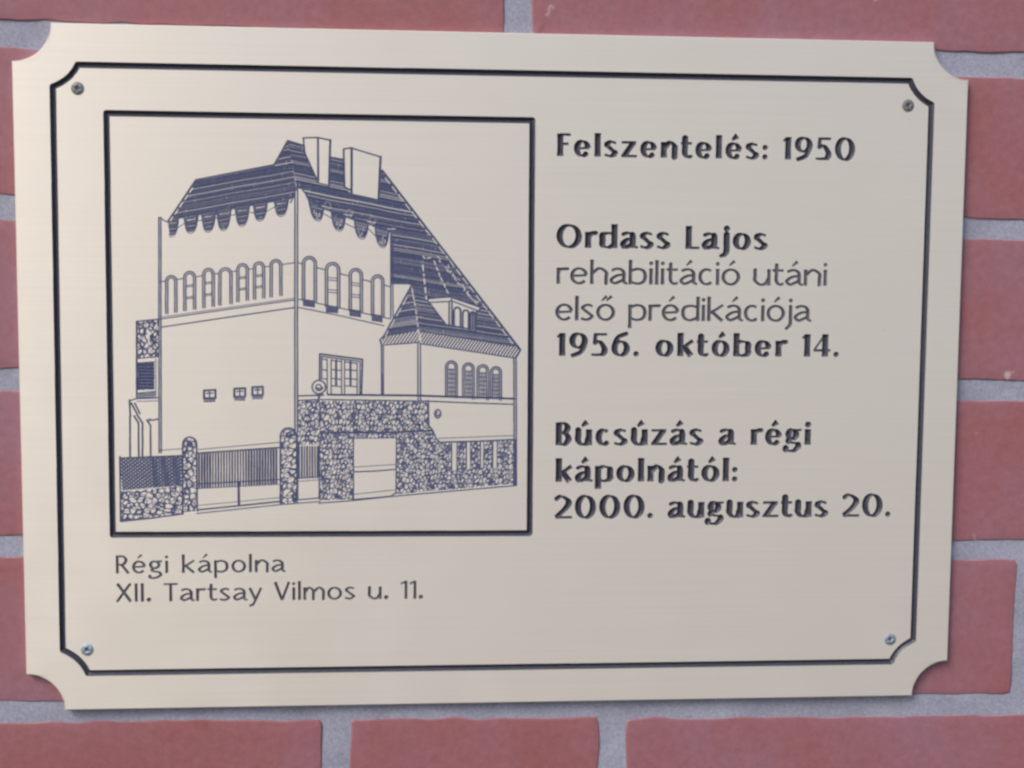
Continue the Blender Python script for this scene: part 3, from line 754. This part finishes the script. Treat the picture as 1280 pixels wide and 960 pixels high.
for (px, py), m_, ang, lab in (((97, 110.5), m_screw, .3, 'dull grey screw in the upper left corner'), ((1135, 132), m_screw, .9, 'dull grey screw in the upper right corner'),
                               ((109, 812), m_screwb, .6, 'bright bluish screw in the lower left corner'), ((1112.5, 799), m_screwb, 1.2, 'bright bluish screw in the lower right corner')):
    V, Fc = screw_mesh(m_, ang)
    s = link_mesh('screw', V, Fc, m_, plaque); q = P([(px, py)])[0]
    s.data.materials.append(m_socket_shade)  # socket faces get the painted shade, the recess being too shallow to darken
    for p_ in s.data.polygons:
        if math.hypot(p_.center.x, p_.center.z) < 0.00096: p_.material_index = 1
    s.location = (q[0] / 1000, 0, -q[1] / 1000); s['label'] = lab
    for p_ in s.data.polygons: p_.use_smooth = True

# ------------------------------------------------------------------ brick wall behind
wall = bpy.data.objects.new('brick_wall', None); col.objects.link(wall); wall.location = (0, 0, ZC)
wall['label'] = 'red brick wall with pale grey mortar joints behind the plaque'; wall['category'] = 'wall'
YB = 3.4                                               # brick faces, mm behind the plaque's face
wall.rotation_euler = (0, math.radians(0.62), 0)         # the courses run a touch out of level with the plaque
CRS, Y0 = 78.1, 4.9
JOINTS = {-4: (-396, -130, 136, 402), -3: (-262, 5, 270), -2: (-396, -130, 136, 402), -1: (-266, 5.4, 272),
          0: (-396, -130, 136, 402), 1: (-268, 3, 268), 2: (-396, -130, 136, 402), 3: (-270, -4, 262),
          4: (-342, -75.7, 57.7, 324), 5: (-410, -144, 124, 390), 6: (-342, -75.7, 57.7, 324), 7: (-268, 3, 268)}
XL = 640
V, Fc, tones = [], [], []
r_ = np.random.default_rng(31)
def wobble(n, amp):
    a = r_.normal(0, 1, n + 12); k = np.ones(5) / 5
    return np.convolve(np.convolve(a, k, 'same'), np.ones(3) / 3, 'same')[6:6 + n] * amp
def brick(x0, x1, y0, y1):
    """one brick: wavy arris, rounded edge, slightly pillowed face; x0.. in wall mm, y down"""
    pts = []
    for (ax_, ay), (bx, by) in (((x0, y0), (x1, y0)), ((x1, y0), (x1, y1)), ((x1, y1), (x0, y1)), ((x0, y1), (x0, y0))):
        L = math.hypot(bx - ax_, by - ay); n = max(4, int(L / 2.2)); wv = wobble(n, .75)
        nx_, ny_ = (by - ay) / L, -(bx - ax_) / L
        for k in range(n):
            t = k / n; e = min(t, 1 - t) * L
            rc = max(0, 2.2 - e) ** 2 * .22
            pts.append((ax_ + (bx - ax_) * t + nx_ * (wv[k] - rc), ay + (by - ay) * t + ny_ * (wv[k] - rc)))
    n = len(pts); cx, cy = (x0 + x1) / 2, (y0 + y1) / 2
    tilt = r_.normal(0, .0005, 2); base = len(V); face = r_.uniform(-.12, .12)
    tone = r_.uniform(-.10, .10)
    rings = ((0, 9.0), (0, .6), (.15, .2), (.4, .05), (.8, 0), (6, -.02))
    for ins, dep in rings:
        for x, y in pts:
            qx = x - np.sign(x - cx) * min(ins, abs(x - cx)) ; qy = y - np.sign(y - cy) * min(ins, abs(y - cy))
            d = YB + dep + face + tilt[0] * (qx - cx) + tilt[1] * (qy - cy)
            V.append((qx / 1000, d / 1000, -qy / 1000)); tones.append(tone)
    for j in range(len(rings) - 1):
        for k in range(n):
            k2 = (k + 1) % n; a = base + j * n
            Fc.append((a + k, a + n + k, a + n + k2, a + k2))
    Fc.append(tuple(base + (len(rings) - 1) * n + k for k in range(n))[::-1])
for row in range(-4, 8):
    yt, yb = Y0 + (row - 2) * CRS + 5.3, Y0 + (row - 1) * CRS - 5.0
    if row == 0: yt += 1.8
    js = [-XL] + list(JOINTS[row]) + [XL]
    for k in range(len(js) - 1):
        brick(js[k] + 6.6 + r_.uniform(-.5, .5), js[k + 1] - 6.6 + r_.uniform(-.5, .5), yt + r_.uniform(-.6, .6), yb + r_.uniform(-.6, .6))
bricks = link_mesh('brickwork', V, Fc, m_brick, wall)
at = bricks.data.attributes.new('tone', 'FLOAT', 'POINT'); at.data.foreach_set('value', np.array(tones, np.float32))
for p_ in bricks.data.polygons: p_.use_smooth = True
# mortar: one continuous rough bed a millimetre behind the brick faces
gx = np.arange(-650, 651, 2.5); gy = np.arange(-480, 561, 2.5)
A_, B_ = np.meshgrid(gx, gy)
dd = YB + .55 + .12 * np.sin(A_ * .11 + B_ * .07) + .10 * np.sin(A_ * .043 - B_ * .19) + r_.normal(0, .07, A_.shape)
V = np.stack([A_ / 1000, dd / 1000, -B_ / 1000], -1).reshape(-1, 3)
nx_ = len(gx); j, i = np.meshgrid(np.arange(len(gy) - 1), np.arange(nx_ - 1), indexing='ij'); a = (j * nx_ + i).ravel()
Fm = np.stack([a, a + nx_, a + nx_ + 1, a + 1], 1).tolist()
mort = link_mesh('mortar', V.tolist(), Fm, m_mortar, wall)
for p_ in mort.data.polygons: p_.use_smooth = True
